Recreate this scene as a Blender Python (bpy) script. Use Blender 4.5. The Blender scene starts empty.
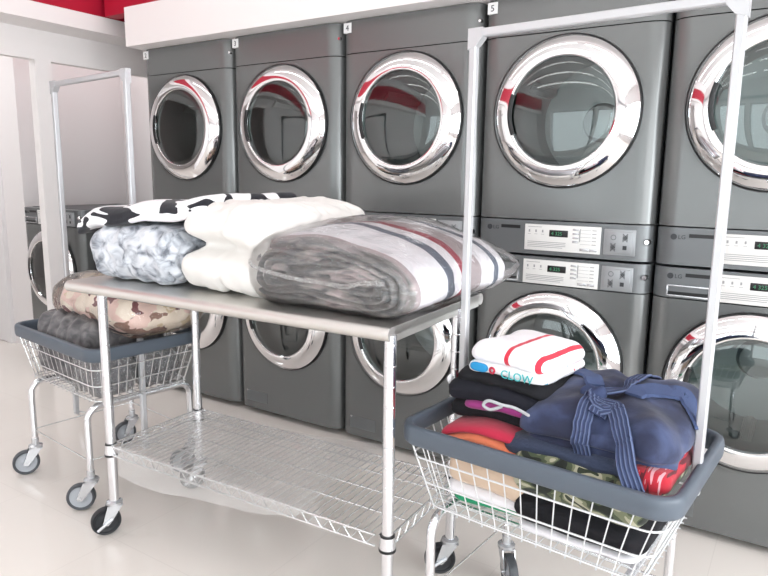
import bpy, bmesh, math, random
from mathutils import Vector, Matrix, noise
from mathutils.bvhtree import BVHTree
random.seed(7)
PI = math.pi
S = bpy.context.scene
COL = S.collection

# ------------------------------------------------------------------ camera
def camera():
    f, yaw, pitch, roll = 653.086, -0.572377, -0.170158, 0.012661
    loc = Vector((2.55803, -2.48992, 1.29177))
    cy, sy = math.cos(yaw), math.sin(yaw)
    fwd = Vector((sy*math.cos(pitch), cy*math.cos(pitch), math.sin(pitch)))
    right = Vector((cy, -sy, 0)); up = right.cross(fwd)
    r = math.cos(roll)*right + math.sin(roll)*up
    u = -math.sin(roll)*right + math.cos(roll)*up
    M = Matrix((r, u, -fwd)).transposed().to_4x4(); M.translation = loc
    cd = bpy.data.cameras.new('camera'); c = bpy.data.objects.new('camera', cd); COL.objects.link(c)
    c.matrix_world = M
    cd.sensor_width = 36; cd.lens = f/768*36; cd.clip_start = .02; cd.clip_end = 60
    S.camera = c
camera()

# ------------------------------------------------------------------ materials
def hexc(r, g, b):
    l = lambda v: (v/255/12.92 if v/255 <= .04045 else ((v/255+.055)/1.055)**2.4)
    return (l(r), l(g), l(b), 1)
def new_mat(name):
    m = bpy.data.materials.new(name); m.use_nodes = True
    nt = m.node_tree; nt.nodes.clear()
    out = nt.nodes.new('ShaderNodeOutputMaterial')
    return m, nt, out
def N(nt, t, **kw):
    n = nt.nodes.new(t)
    for k, v in kw.items():
        if k in n.inputs: n.inputs[k].default_value = v
        else: setattr(n, k, v)
    return n
def L(nt, a, b): nt.links.new(a, b)
def pbsdf(nt, out, col=(.8,.8,.8,1), rough=.5, metal=0., **kw):
    b = nt.nodes.new('ShaderNodeBsdfPrincipled')
    b.inputs['Base Color'].default_value = col
    b.inputs['Roughness'].default_value = rough
    b.inputs['Metallic'].default_value = metal
    for k, v in kw.items(): b.inputs[k].default_value = v
    L(nt, b.outputs[0], out.inputs[0])
    return b
def ramp(nt, stops, interp='LINEAR'):
    r = nt.nodes.new('ShaderNodeValToRGB'); cr = r.color_ramp; cr.interpolation = interp
    while len(cr.elements) < len(stops): cr.elements.new(.5)
    for e, (p, c) in zip(cr.elements, stops): e.position = p
    for e, (p, c) in zip(cr.elements, stops): e.position = p; e.color = c
    return r
def bump(nt, b, scale, strength, dist=.01, detail=3., rough=.6, coord='Object'):
    tc = N(nt, 'ShaderNodeTexCoord'); n = N(nt, 'ShaderNodeTexNoise')
    n.inputs['Scale'].default_value = scale; n.inputs['Detail'].default_value = detail; n.inputs['Roughness'].default_value = rough
    L(nt, tc.outputs[coord], n.inputs['Vector'])
    bp = N(nt, 'ShaderNodeBump'); bp.inputs['Strength'].default_value = strength; bp.inputs['Distance'].default_value = dist
    L(nt, n.outputs[0], bp.inputs['Height']); L(nt, bp.outputs[0], b.inputs['Normal'])
    return n, bp
def simple(name, col, rough=.5, metal=0., bmp=None, vary=0., **kw):
    m, nt, out = new_mat(name)
    b = pbsdf(nt, out, col, rough, metal, **kw)
    if bmp: bump(nt, b, *bmp)
    if vary:
        tc = N(nt, 'ShaderNodeTexCoord'); n = N(nt, 'ShaderNodeTexNoise'); n.inputs['Scale'].default_value = 9; n.inputs['Detail'].default_value = 4
        L(nt, tc.outputs['Object'], n.inputs['Vector'])
        r = ramp(nt, [(.3, tuple(c*(1-vary) for c in col[:3])+(1,)), (.7, tuple(min(1, c*(1+vary)) for c in col[:3])+(1,))])
        L(nt, n.outputs[0], r.inputs[0]); L(nt, r.outputs[0], b.inputs['Base Color'])
    return m
def fabric(name, col, rough=.9, scale=60, strength=.25, vary=.12, sheen=.2):
    return simple(name, col, rough, 0., (scale, strength, .006), vary, **{'Sheen Weight': sheen})

M = {}
M['wall'] = simple('white_wall_paint', hexc(232, 228, 228), .6, bmp=(40, .05, .004))
M['wall_cream'] = simple('soffit_paint', hexc(236, 231, 230), .55, bmp=(30, .05, .004))
M['red'] = simple('red_wall_paint', hexc(176, 14, 48), .5)
M['ceiling'] = simple('ceiling_paint', hexc(238, 238, 238), .7)
M['door_white'] = simple('white_door_paint', hexc(235, 233, 234), .4)
M['cab'] = simple('charcoal_cabinet_paint', hexc(115, 117, 117), .24, .4, (220, .03, .001))
M['cabside'] = simple('dark_cabinet_sheet', hexc(70, 72, 75), .4, .4)
M['panel'] = simple('charcoal_control_fascia', hexc(110, 113, 115), .32, .35)
M['dark'] = simple('black_plastic', hexc(22, 23, 25), .35)
M['chrome'] = simple('polished_chrome', (.86, .86, .87, 1), .05, 1.)
M['chrome_soft'] = simple('bright_zinc_tube', (.80, .81, .84, 1), .2, 1., (90, .05, .002))
M['wire'] = simple('bright_wire', (.82, .83, .84, 1), .25, .9)
M['wirew'] = simple('pale_coated_wire', hexc(226, 228, 230), .3, .35)
M['rack'] = simple('pale_rack_tube', hexc(198, 199, 202), .35, .4)
M['steel'] = simple('brushed_stainless', (.72, .71, .68, 1), .34, 1.)
M['drum'] = simple('drum_steel', (.42, .45, .45, 1), .38, .8)
M['drumhub'] = simple('drum_hub_steel', (.55, .58, .58, 1), .35, .8)
M['labelw'] = simple('pale_label_plastic', hexc(222, 221, 219), .35)
M['print'] = simple('grey_print', hexc(150, 150, 152), .6)
M['printd'] = simple('dark_print', hexc(52, 54, 58), .6)
M['keypad'] = simple('silver_keypad', hexc(160, 163, 166), .35, .4)
M['silver'] = simple('silver_trim', hexc(205, 207, 210), .25, .7)
M['rim'] = simple('slate_bumper_vinyl', hexc(82, 91, 102), .42, bmp=(120, .06, .002))
M['rubber'] = simple('black_rubber', hexc(34, 36, 40), .55)
M['tiregrey'] = simple('grey_rubber', hexc(70, 73, 78), .5)
M['hub'] = simple('grey_wheel_hub', hexc(170, 174, 180), .4)
M['tag'] = simple('white_tag', hexc(236, 236, 236), .5)

def mat_floor():
    m, nt, out = new_mat('polished_cream_tile')
    b = pbsdf(nt, out, hexc(205, 194, 187), .09)
    tc = N(nt, 'ShaderNodeTexCoord')
    br = N(nt, 'ShaderNodeTexBrick'); br.offset = 0
    c1 = hexc(234, 227, 221)
    br.inputs['Color1'].default_value = c1; br.inputs['Color2'].default_value = hexc(233, 226, 220)
    br.inputs['Mortar'].default_value = hexc(226, 219, 213)
    br.inputs['Scale'].default_value = 1.; br.inputs['Mortar Size'].default_value = .0016
    br.inputs['Brick Width'].default_value = .6; br.inputs['Row Height'].default_value = .6
    L(nt, tc.outputs['Object'], br.inputs['Vector'])
    L(nt, br.outputs[0], b.inputs['Base Color'])
    n = N(nt, 'ShaderNodeTexNoise'); n.inputs['Scale'].default_value = 5
    L(nt, tc.outputs['Object'], n.inputs['Vector'])
    r = ramp(nt, [(.3, (.07,)*3+(1,)), (.75, (.14,)*3+(1,))]); L(nt, n.outputs[0], r.inputs[0]); L(nt, r.outputs[0], b.inputs['Roughness'])
    return m
M['floor'] = mat_floor()
def mat_glass(name, tint, base, fres):
    m, nt, out = new_mat(name)
    t = N(nt, 'ShaderNodeBsdfTransparent'); t.inputs[0].default_value = tint
    g = N(nt, 'ShaderNodeBsdfGlossy'); g.inputs[0].default_value = (.92, .95, .95, 1); g.inputs['Roughness'].default_value = .03
    fr = N(nt, 'ShaderNodeFresnel'); fr.inputs[0].default_value = 1.55
    ma = N(nt, 'ShaderNodeMath', operation='MULTIPLY_ADD'); ma.inputs[1].default_value = fres; ma.inputs[2].default_value = base
    ma.use_clamp = True
    L(nt, fr.outputs[0], ma.inputs[0])
    mx = N(nt, 'ShaderNodeMixShader'); L(nt, ma.outputs[0], mx.inputs[0]); L(nt, t.outputs[0], mx.inputs[1]); L(nt, g.outputs[0], mx.inputs[2])
    L(nt, mx.outputs[0], out.inputs[0])
    return m
M['glass'] = mat_glass('dark_porthole_glass', (.60, .66, .65, 1), .06, 1.)
M['pane'] = mat_glass('clear_window_glass', (.95, .97, .97, 1), .02, 1.)
def mat_film(name, base, bscale, bstr, haze=.06, tint=(.97, .97, .97, 1), rough=.12):
    m, nt, out = new_mat(name)
    t = N(nt, 'ShaderNodeBsdfTransparent'); t.inputs[0].default_value = tint
    g = N(nt, 'ShaderNodeBsdfGlossy'); g.inputs[0].default_value = (1, 1, 1, 1); g.inputs['Roughness'].default_value = rough
    d = N(nt, 'ShaderNodeBsdfDiffuse'); d.inputs[0].default_value = (.9, .9, .9, 1)
    fr = N(nt, 'ShaderNodeFresnel'); fr.inputs[0].default_value = 1.45
    ma = N(nt, 'ShaderNodeMath', operation='MULTIPLY_ADD'); ma.inputs[1].default_value = .9; ma.inputs[2].default_value = base; ma.use_clamp = True
    L(nt, fr.outputs[0], ma.inputs[0])
    m1 = N(nt, 'ShaderNodeMixShader'); m1.inputs[0].default_value = haze; L(nt, t.outputs[0], m1.inputs[1]); L(nt, d.outputs[0], m1.inputs[2])
    mx = N(nt, 'ShaderNodeMixShader'); L(nt, ma.outputs[0], mx.inputs[0]); L(nt, m1.outputs[0], mx.inputs[1]); L(nt, g.outputs[0], mx.inputs[2])
    L(nt, mx.outputs[0], out.inputs[0])
    tc = N(nt, 'ShaderNodeTexCoord'); n = N(nt, 'ShaderNodeTexNoise'); n.inputs['Scale'].default_value = bscale; n.inputs['Detail'].default_value = 4; n.inputs['Distortion'].default_value = 1.2
    L(nt, tc.outputs['Object'], n.inputs['Vector'])
    bp = N(nt, 'ShaderNodeBump'); bp.inputs['Strength'].default_value = bstr; bp.inputs['Distance'].default_value = .02
    L(nt, n.outputs[0], bp.inputs['Height'])
    for s in (g, fr): L(nt, bp.outputs[0], s.inputs['Normal'])
    return m
M['film'] = mat_film('clear_plastic_bag_film', .0, 18, .35, .012, (1, 1, 1, 1))
M['crinkle'] = mat_film('crinkled_plastic_film', .06, 40, 1., .12)
M['sheet'] = mat_film('plastic_sheet_film', .03, 7, .25, .22, rough=.25)
def emit(name, col, st):
    m, nt, out = new_mat(name); e = N(nt, 'ShaderNodeEmission'); e.inputs[0].default_value = col; e.inputs[1].default_value = st
    L(nt, e.outputs[0], out.inputs[0]); return m
M['lamp'] = emit('tube_lamp_glow', (1, .99, .98, 1), 8.5)
M['digits'] = emit('green_digits', (.25, .8, .45, 1), .55)

def mat_stripes(name, axis, stops, rough=.85, mapr=(-.4, .4), wob=.012, layer=None):
    m, nt, out = new_mat(name)
    b = pbsdf(nt, out, (1, 1, 1, 1), rough, 0., **{'Sheen Weight': .15})
    tc = N(nt, 'ShaderNodeTexCoord'); sp = N(nt, 'ShaderNodeSeparateXYZ'); L(nt, tc.outputs['Object'], sp.inputs[0])
    n = N(nt, 'ShaderNodeTexNoise'); n.inputs['Scale'].default_value = 6; L(nt, tc.outputs['Object'], n.inputs['Vector'])
    ma = N(nt, 'ShaderNodeMath', operation='MULTIPLY_ADD'); ma.inputs[1].default_value = wob; L(nt, n.outputs[0], ma.inputs[0]); L(nt, sp.outputs['XYZ'.index(axis)], ma.inputs[2])
    mr = N(nt, 'ShaderNodeMapRange'); mr.inputs[1].default_value = mapr[0]+wob*.5; mr.inputs[2].default_value = mapr[1]+wob*.5
    L(nt, ma.outputs[0], mr.inputs[0])
    r = ramp(nt, stops, 'CONSTANT'); L(nt, mr.outputs[0], r.inputs[0])
    col = r.outputs[0]
    L(nt, col, b.inputs['Base Color'])
    bump(nt, b, 50, .2, .005)
    return m, nt, b, r, tc
def mat_patches(name, scale, stops, interp='CONSTANT', stretch=(1, 1, 1), detail=1.5, dist=.6, rough=.9, vor=False):
    m, nt, out = new_mat(name)
    b = pbsdf(nt, out, (1, 1, 1, 1), rough, 0., **{'Sheen Weight': .15})
    tc = N(nt, 'ShaderNodeTexCoord'); mp = N(nt, 'ShaderNodeMapping'); mp.inputs['Scale'].default_value = stretch
    L(nt, tc.outputs['Object'], mp.inputs[0])
    if vor:
        n = N(nt, 'ShaderNodeTexVoronoi'); n.inputs['Scale'].default_value = scale
        nn = N(nt, 'ShaderNodeTexNoise'); nn.inputs['Scale'].default_value = scale*.8
        L(nt, mp.outputs[0], nn.inputs['Vector'])
        mixv = N(nt, 'ShaderNodeMixRGB'); mixv.inputs[0].default_value = .12; L(nt, mp.outputs[0], mixv.inputs[1]); L(nt, nn.outputs[1], mixv.inputs[2])
        L(nt, mixv.outputs[0], n.inputs['Vector'])
        sp = N(nt, 'ShaderNodeSeparateXYZ'); L(nt, n.outputs['Color'], sp.inputs[0]); o = sp.outputs[0]
    else:
        n = N(nt, 'ShaderNodeTexNoise'); n.inputs['Scale'].default_value = scale; n.inputs['Detail'].default_value = detail; n.inputs['Distortion'].default_value = dist
        L(nt, mp.outputs[0], n.inputs['Vector']); o = n.outputs[0]
    r = ramp(nt, stops, interp); L(nt, o, r.inputs[0]); L(nt, r.outputs[0], b.inputs['Base Color'])
    bump(nt, b, 60, .2, .005)
    return m

# ------------------------------------------------------------------ mesh helpers
def BM(): return bmesh.new()
def finish(name, bm, mat, parent=None, smooth=40, loc=None, mats=None):
    bmesh.ops.recalc_face_normals(bm, faces=bm.faces[:])
    me = bpy.data.meshes.new(name); bm.to_mesh(me); bm.free()
    for x in (mats or [mat]): me.materials.append(x)
    if smooth:
        me.polygons.foreach_set('use_smooth', [True]*len(me.polygons))
        if smooth < 180: me.set_sharp_from_angle(angle=math.radians(smooth))
    o = bpy.data.objects.new(name, me); COL.objects.link(o)
    if parent is not None: o.parent = parent
    if loc is not None: o.location = loc
    return o
def box(bm, x0, x1, y0, y1, z0, z1, bev=0., seg=2):
    v = [bm.verts.new((x, y, z)) for x in (x0, x1) for y in (y0, y1) for z in (z0, z1)]
    fs = [bm.faces.new([v[i] for i in q]) for q in ((0,1,3,2),(4,6,7,5),(0,4,5,1),(2,3,7,6),(0,2,6,4),(1,5,7,3))]
    if bev:
        es = list({e for f in fs for e in f.edges})
        bmesh.ops.bevel(bm, geom=es, offset=bev, segments=seg, affect='EDGES', profile=.5)
def prism(bm, poly, z0, z1):
    a = [bm.verts.new((x, y, z0)) for x, y in poly]; b = [bm.verts.new((x, y, z1)) for x, y in poly]
    n = len(poly)
    bm.faces.new(a[::-1]); bm.faces.new(b)
    for i in range(n): bm.faces.new((a[i], a[(i+1) % n], b[(i+1) % n], b[i]))
def lathe(bm, prof, n=64, c=(0, 0, 0), axis='Y', a0=0., a1=2*PI, capends=False):
    full = abs(a1-a0-2*PI) < 1e-6; k = n if full else n+1
    rings = []
    for r, h in prof:
        ring = []
        if r < 1e-7:
            p = (0, h, 0) if axis == 'Y' else (0, 0, h) if axis == 'Z' else (h, 0, 0)
            ring = [bm.verts.new(Vector(p)+Vector(c))]*k
        else:
            for i in range(k):
                t = a0+(a1-a0)*i/n; x, z = r*math.cos(t), r*math.sin(t)
                p = (x, h, z) if axis == 'Y' else (x, z, h) if axis == 'Z' else (h, x, z)
                ring.append(bm.verts.new(Vector(p)+Vector(c)))
        rings.append(ring)
    for A, B in zip(rings, rings[1:]):
        for i in range(n):
            j = (i+1) % k
            q = [A[i], A[j], B[j], B[i]]; u = []
            for w in q:
                if w not in u: u.append(w)
            if len(u) >= 3:
                try: bm.faces.new(u)
                except ValueError: pass
def smooth_path(pts, sub=6, closed=False):
    P = [Vector(p) for p in pts]; n = len(P); out = []
    rng = range(n if closed else n-1)
    for i in rng:
        p0 = P[(i-1) % n] if (closed or i > 0) else P[0]; p1 = P[i]; p2 = P[(i+1) % n]
        p3 = P[(i+2) % n] if (closed or i+2 < n) else P[-1]
        for k in range(sub):
            t = k/sub
            out.append(.5*((2*p1)+(-p0+p2)*t+(2*p0-5*p1+4*p2-p3)*t*t+(-p0+3*p1-3*p2+p3)*t**3))
    if not closed: out.append(P[-1])
    return out
def tube(bm, pts, r, n=8, closed=False, prof=None, up=None, caps=True):
    """sweep a circle (or a profile list of (a,b)) along pts; with up the profile's b axis stays along up"""
    P = [Vector(p) for p in pts]; m = len(P)
    prof = prof or [(r*math.cos(2*PI*i/n), r*math.sin(2*PI*i/n)) for i in range(n)]
    n = len(prof); rings = []; prev = None
    for i in range(m):
        a = P[(i-1) % m] if (closed or i > 0) else P[0]; b = P[(i+1) % m] if (closed or i < m-1) else P[-1]
        t = (b-a)
        if t.length < 1e-9: t = Vector((0, 0, 1))
        t.normalize()
        if up is not None:
            nb = Vector(up); na = t.cross(nb); na.normalize(); nb = na.cross(t)
        else:
            if prev is None:
                h = Vector((0, 0, 1)) if abs(t.z) < .9 else Vector((1, 0, 0)); na = t.cross(h).normalized()
            else:
                na = prev - t*prev.dot(t)
                na = na.normalized() if na.length > 1e-6 else t.orthogonal().normalized()
            prev = na; nb = t.cross(na)
        rings.append([bm.verts.new(P[i]+na*x+nb*y) for x, y in prof])
    for i in range(m if closed else m-1):
        A, B = rings[i], rings[(i+1) % m]
        for k in range(n): bm.faces.new((A[k], A[(k+1) % n], B[(k+1) % n], B[k]))
    if caps and not closed:
        bm.faces.new(rings[0][::-1]); bm.faces.new(rings[-1])
def rrect(hx, hy, r, seg=6, z=0.):
    pts = []
    for cx, cy, a in ((hx-r, hy-r, 0), (-hx+r, hy-r, PI/2), (-hx+r, -hy+r, PI), (hx-r, -hy+r, 1.5*PI)):
        for i in range(seg+1):
            t = a+PI/2*i/seg; pts.append((cx+r*math.cos(t), cy+r*math.sin(t), z))
    return pts
def textmesh(bm, txt, size, x, z, y, depth=.0006, align='LEFT'):
    cu = bpy.data.curves.new('t', 'FONT'); cu.body = txt; cu.size = size; cu.extrude = depth; cu.align_x = align; cu.resolution_u = 3
    o = bpy.data.objects.new('t', cu); COL.objects.link(o)
    bpy.context.view_layer.update()
    me = o.evaluated_get(bpy.context.evaluated_depsgraph_get()).to_mesh()
    k = len(bm.verts); bm.from_mesh(me); bm.verts.ensure_lookup_table()
    for v in bm.verts[k:]: v.co = Vector((x+v.co.x, y-v.co.z, z+v.co.y))
    o.evaluated_get(bpy.context.evaluated_depsgraph_get()).to_mesh_clear()
    bpy.data.objects.remove(o); bpy.data.curves.remove(cu)
def cut_hole(bm, R, cz, y0, y1):
    me = bpy.data.meshes.new('a'); bm.to_mesh(me); bm.free(); a = bpy.data.objects.new('a', me); COL.objects.link(a)
    cb = BM(); lathe(cb, [(0, y0), (R, y0), (R, y1), (0, y1)], 72, (0, 0, cz)); bmesh.ops.recalc_face_normals(cb, faces=cb.faces[:])
    me2 = bpy.data.meshes.new('b'); cb.to_mesh(me2); cb.free(); b = bpy.data.objects.new('b', me2); COL.objects.link(b)
    md = a.modifiers.new('x', 'BOOLEAN'); md.operation = 'DIFFERENCE'; md.object = b; md.solver = 'EXACT'
    bpy.context.view_layer.update()
    res = bpy.data.meshes.new_from_object(a.evaluated_get(bpy.context.evaluated_depsgraph_get()))
    r = BM(); r.from_mesh(res)
    bpy.data.objects.remove(a); bpy.data.objects.remove(b)
    for x in (me, me2, res): bpy.data.meshes.remove(x)
    return r

def fz(p, s, oct=3, off=0.):
    return noise.fractal(Vector((p[0]*s+off, p[1]*s+off*1.7, p[2]*s-off)), 1., 2., oct)
def soft_box(dim, r, res=.01, disp=None, deform=None, bm=None):
    """a pillowy rounded block with its base at z=0, centred in x and y"""
    bm = bm or BM()
    sx, sy, sz = dim; r = (r, r, r) if not isinstance(r, (tuple, list)) else r
    rr = Vector((min(r[0], sx/2-1e-4), min(r[1], sy/2-1e-4), min(r[2], sz/2-1e-4)))
    H = Vector((sx/2, sy/2, sz/2)); I = H-rr
    n = [max(4, int(round(d/res))) for d in dim]
    cache = {}
    def vert(i, j, k):
        key = (i, j, k)
        if key in cache: return cache[key]
        p = Vector((-H.x+2*H.x*i/n[0], -H.y+2*H.y*j/n[1], -H.z+2*H.z*k/n[2]))
        q = Vector((max(-I.x, min(I.x, p.x)), max(-I.y, min(I.y, p.y)), max(-I.z, min(I.z, p.z))))
        d = Vector(((p.x-q.x)/rr.x, (p.y-q.y)/rr.y, (p.z-q.z)/rr.z)); d.normalize()
        nn = Vector((d.x/rr.x, d.y/rr.y, d.z/rr.z)).normalized()
        pos = q+Vector((d.x*rr.x, d.y*rr.y, d.z*rr.z))
        if disp: pos = pos+nn*disp(pos, nn)
        pos.z += H.z
        if deform: pos = deform(pos)
        if pos.z < 0 and not deform: pos.z = 0
        v = bm.verts.new(pos); cache[key] = v; return v
    def grid(f, a, b):
        for i in range(a):
            for j in range(b):
                bm.faces.new((vert(*f(i, j)), vert(*f(i+1, j)), vert(*f(i+1, j+1)), vert(*f(i, j+1))))
    X, Y, Z = n
    grid(lambda i, j: (i, j, 0), X, Y); grid(lambda i, j: (i, j, Z), X, Y)
    grid(lambda i, j: (i, 0, j), X, Z); grid(lambda i, j: (i, Y, j), X, Z)
    grid(lambda i, j: (0, i, j), Y, Z); grid(lambda i, j: (X, i, j), Y, Z)
    return bm
def layers(k, amp, h, wob=.25, seed=0., sides=lambda n: abs(n.z) < .85, wr=.004, ws=9.):
    """disp function: k stacked folds on the chosen sides plus soft wrinkles everywhere"""
    def f(p, n):
        d = wr*fz(p, ws, 3, seed)
        if sides(n):
            t = (p.z/h+.5)*k+wob*noise.noise(Vector((p.x*7+seed, p.y*7, p.z*2)))
            g = abs(math.sin(PI*t))
            d += -amp*(1-g**.45)*min(1, (1-abs(n.z))*2.2)
        return d
    return f
def ribbon(bm, pts, w, th, normals, uvw=True):
    P = [Vector(p) for p in pts]; m = len(P); uv = bm.loops.layers.uv.verify(); rows = []; acc = 0.
    A = []
    for i in range(m):
        t = (P[min(i+1, m-1)]-P[max(i-1, 0)]).normalized(); nn = Vector(normals[i]); nn = (nn-t*nn.dot(t)).normalized(); s = t.cross(nn)
        if i: acc += (P[i]-P[i-1]).length
        rows.append([bm.verts.new(P[i]+s*(w*(k-.5))+nn*(th*e)) for k, e in ((0, 0), (.06, 1), (.5, 1.15), (.94, 1), (1, 0), (.5, -.2))]); A.append(acc)
    ku = (0, .06, .5, .94, 1, .5)
    for i in range(m-1):
        for k in range(6):
            k2 = (k+1) % 6
            f = bm.faces.new((rows[i][k], rows[i][k2], rows[i+1][k2], rows[i+1][k]))
            for lp, (u, v) in zip(f.loops, ((ku[k], A[i]), (ku[k2], A[i]), (ku[k2], A[i+1]), (ku[k], A[i+1]))): lp[uv].uv = (u, v)
    bm.faces.new(rows[0][::-1]); bm.faces.new(rows[-1])

# ------------------------------------------------------------------ scene helpers
def tag(o, label, cat, group=None):
    o['label'] = label; o['category'] = cat
    if group: o['group'] = group
    return o
def thing(name, label, cat, loc=(0, 0, 0), rz=0., group=None):
    o = bpy.data.objects.new(name, None); COL.objects.link(o); o.empty_display_size = .1
    o.location = loc; o.rotation_euler = (0, 0, rz)
    return tag(o, label, cat, group)
def structure(o): o['kind'] = 'structure'; return o
def dup(root, loc, label, group=None, rz=None):
    r = root.copy(); COL.objects.link(r); r.location = loc; r['label'] = label
    if rz is not None: r.rotation_euler = (0, 0, rz)
    if group: r['group'] = group
    def rec(src, dst):
        for ch in kids[src.name]:
            c = ch.copy(); COL.objects.link(c); c.parent = dst; rec(ch, c)
    kids = {}
    def scan(o):
        kids[o.name] = [c for c in o.children]
        for c in kids[o.name]: scan(c)
    scan(root); rec(root, r)
    return r
def sbox(name, mat, *bs, bev=0.):
    bm = BM()
    for b in bs: box(bm, *b, bev=bev)
    return structure(finish(name, bm, mat, smooth=30))

# ------------------------------------------------------------------ room
XR, YF, ZC = 4.6, -6.2, 2.95
sbox('floor', M['floor'], (-5.2, XR+.2, YF-.2, 1.2, -.1, 0))
sbox('ceiling', M['ceiling'], (-5.2, XR+.2, YF-.2, 1.2, ZC, ZC+.1))
sbox('wall_back', M['wall'], (-2.15, XR+.2, .90, 1.05, 0, ZC))
sbox('wall_back_upper', M['red'], (-.98, XR, -.02, .06, 2.18, 2.62))
sbox('wall_back_top', M['wall'], (-.98, XR, -.02, .06, 2.62, ZC))
sbox('trim_1', M['wall_cream'], (-.694, XR, -.10, .90, 1.975, 2.18))           # soffit over the dryers
XB, TH = -1.25, .06
PY0, PY1 = -.305, -.205
sbox('wall_left', M['wall_cream'],
     (XB-TH, XB, PY0, PY1, 0, 1.925),                                           # pillar between the openings
     (XB-TH, XB, -1.5, .90, 1.925, 2.13),                                       # header
     (XB-TH, XB, YF, -1.5, 0, 2.13))
sbox('trim_2', M['wall_cream'], (XB-TH, -1.0, YF, .90, 2.09, 2.18))             # beam over the openings
sbox('wall_left_upper', M['red'], (-1.2, -1.04, YF, .90, 2.18, 2.62))
sbox('wall_left_top', M['wall'], (-1.2, -1.04, YF, .90, 2.62, ZC))
sbox('wall_alcove_side', M['wall'], (-2.25, -2.15, .16, 1.0, 0, ZC))
sbox('wall_alcove_back', M['wall'], (-5.0, -2.15, .06, .16, 0, ZC))
sbox('wall_alcove_far', M['wall'], (-5.1, -5.0, YF, .16, 0, ZC))
d = sbox('door_1', M['door_white'], (-3.35, -2.50, .035, .06, 0.005, 2.03))
bm = BM(); tube(bm, smooth_path([(-2.57, .036, 1.0), (-2.57, -.01, 1.0), (-2.60, -.02, 1.0), (-2.68, -.02, 1.0)], 5), .010, 10)
lathe(bm, [(0, .028), (.026, .028), (.026, .036), (0, .036)], 24, (-2.57, 0, 1.0))
finish('door_handle', bm, M['dark'], d)
sbox('trim_3', M['door_white'], (-2.49, -2.42, .03, .06, 0, 2.1), (-3.42, -2.36, .03, .06, 2.04, 2.11))
# storefront behind the camera and to the side: real openings to the daylight
def window_wall(name, horiz, c0, c1, openings, z0, z1):
    bs = []
    rng = (YF-.15, YF) if horiz else (XR, XR+.15)
    def add(a, b, za, zb):
        bs.append((a, b, rng[0], rng[1], za, zb) if horiz else (rng[0], rng[1], a, b, za, zb))
    add(c0, c1, 0, z0); add(c0, c1, z1, ZC)
    p = c0
    for a, b in openings: add(p, a, z0, z1); p = b
    add(p, c1, z0, z1)
    return sbox(name, M['wall'], *bs)
wf = [(-.6, 1.2), (1.35, 3.15), (3.3, 4.4)]
wr = [(-5.6, -3.9), (-3.75, -2.0), (-1.85, -.3)]
window_wall('wall_front', True, -5.2, XR+.2, wf, .35, 2.15)
window_wall('wall_right', False, YF, 1.0, wr, .35, 2.15)
k = 0
for horiz, op in ((True, wf), (False, wr)):
    for a, b in op:
        k += 1
        bm = BM(); c = YF-.08 if horiz else XR+.08; e = .045
        def bx(u0, u1, z0, z1, t=.03):
            if horiz: box(bm, u0, u1, c-t, c+t, z0, z1)
            else: box(bm, c-t, c+t, u0, u1, z0, z1)
        bx(a, a+e, .35, 2.15); bx(b-e, b, .35, 2.15); bx(a+e, b-e, .35, .35+e); bx(a+e, b-e, 2.15-e, 2.15)
        w = structure(finish('window_%d' % k, bm, M['silver'], smooth=30))
        bm = BM(); bx(a+e, b-e, .35+e, 2.15-e, .004); finish('pane', bm, M['pane'], w)
# ceiling tube lamps in long rows
for i, y in enumerate((-.75, -2.2, -3.6, -5.0)):
    for j, x in enumerate((.35, 2.95)):
        t = thing('ceiling_tube_lamp', 'long white ceiling tube lamp, row %s from the dryers, %s half' % (('nearest', 'second', 'third', 'farthest')[i], ('door side', 'window side')[j]), 'lamp', (x, y, ZC-.09), 0, 'ceiling tube lamps')
        bm = BM(); box(bm, -1.22, 1.22, -.05, .05, .045, .09, .006); finish('lamp_housing', bm, M['ceiling'], t, 30)
        bm = BM(); tube(bm, [(-1.2, 0, .028), (1.2, 0, .028)], .022, 12); finish('tube', bm, M['lamp'], t)

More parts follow.
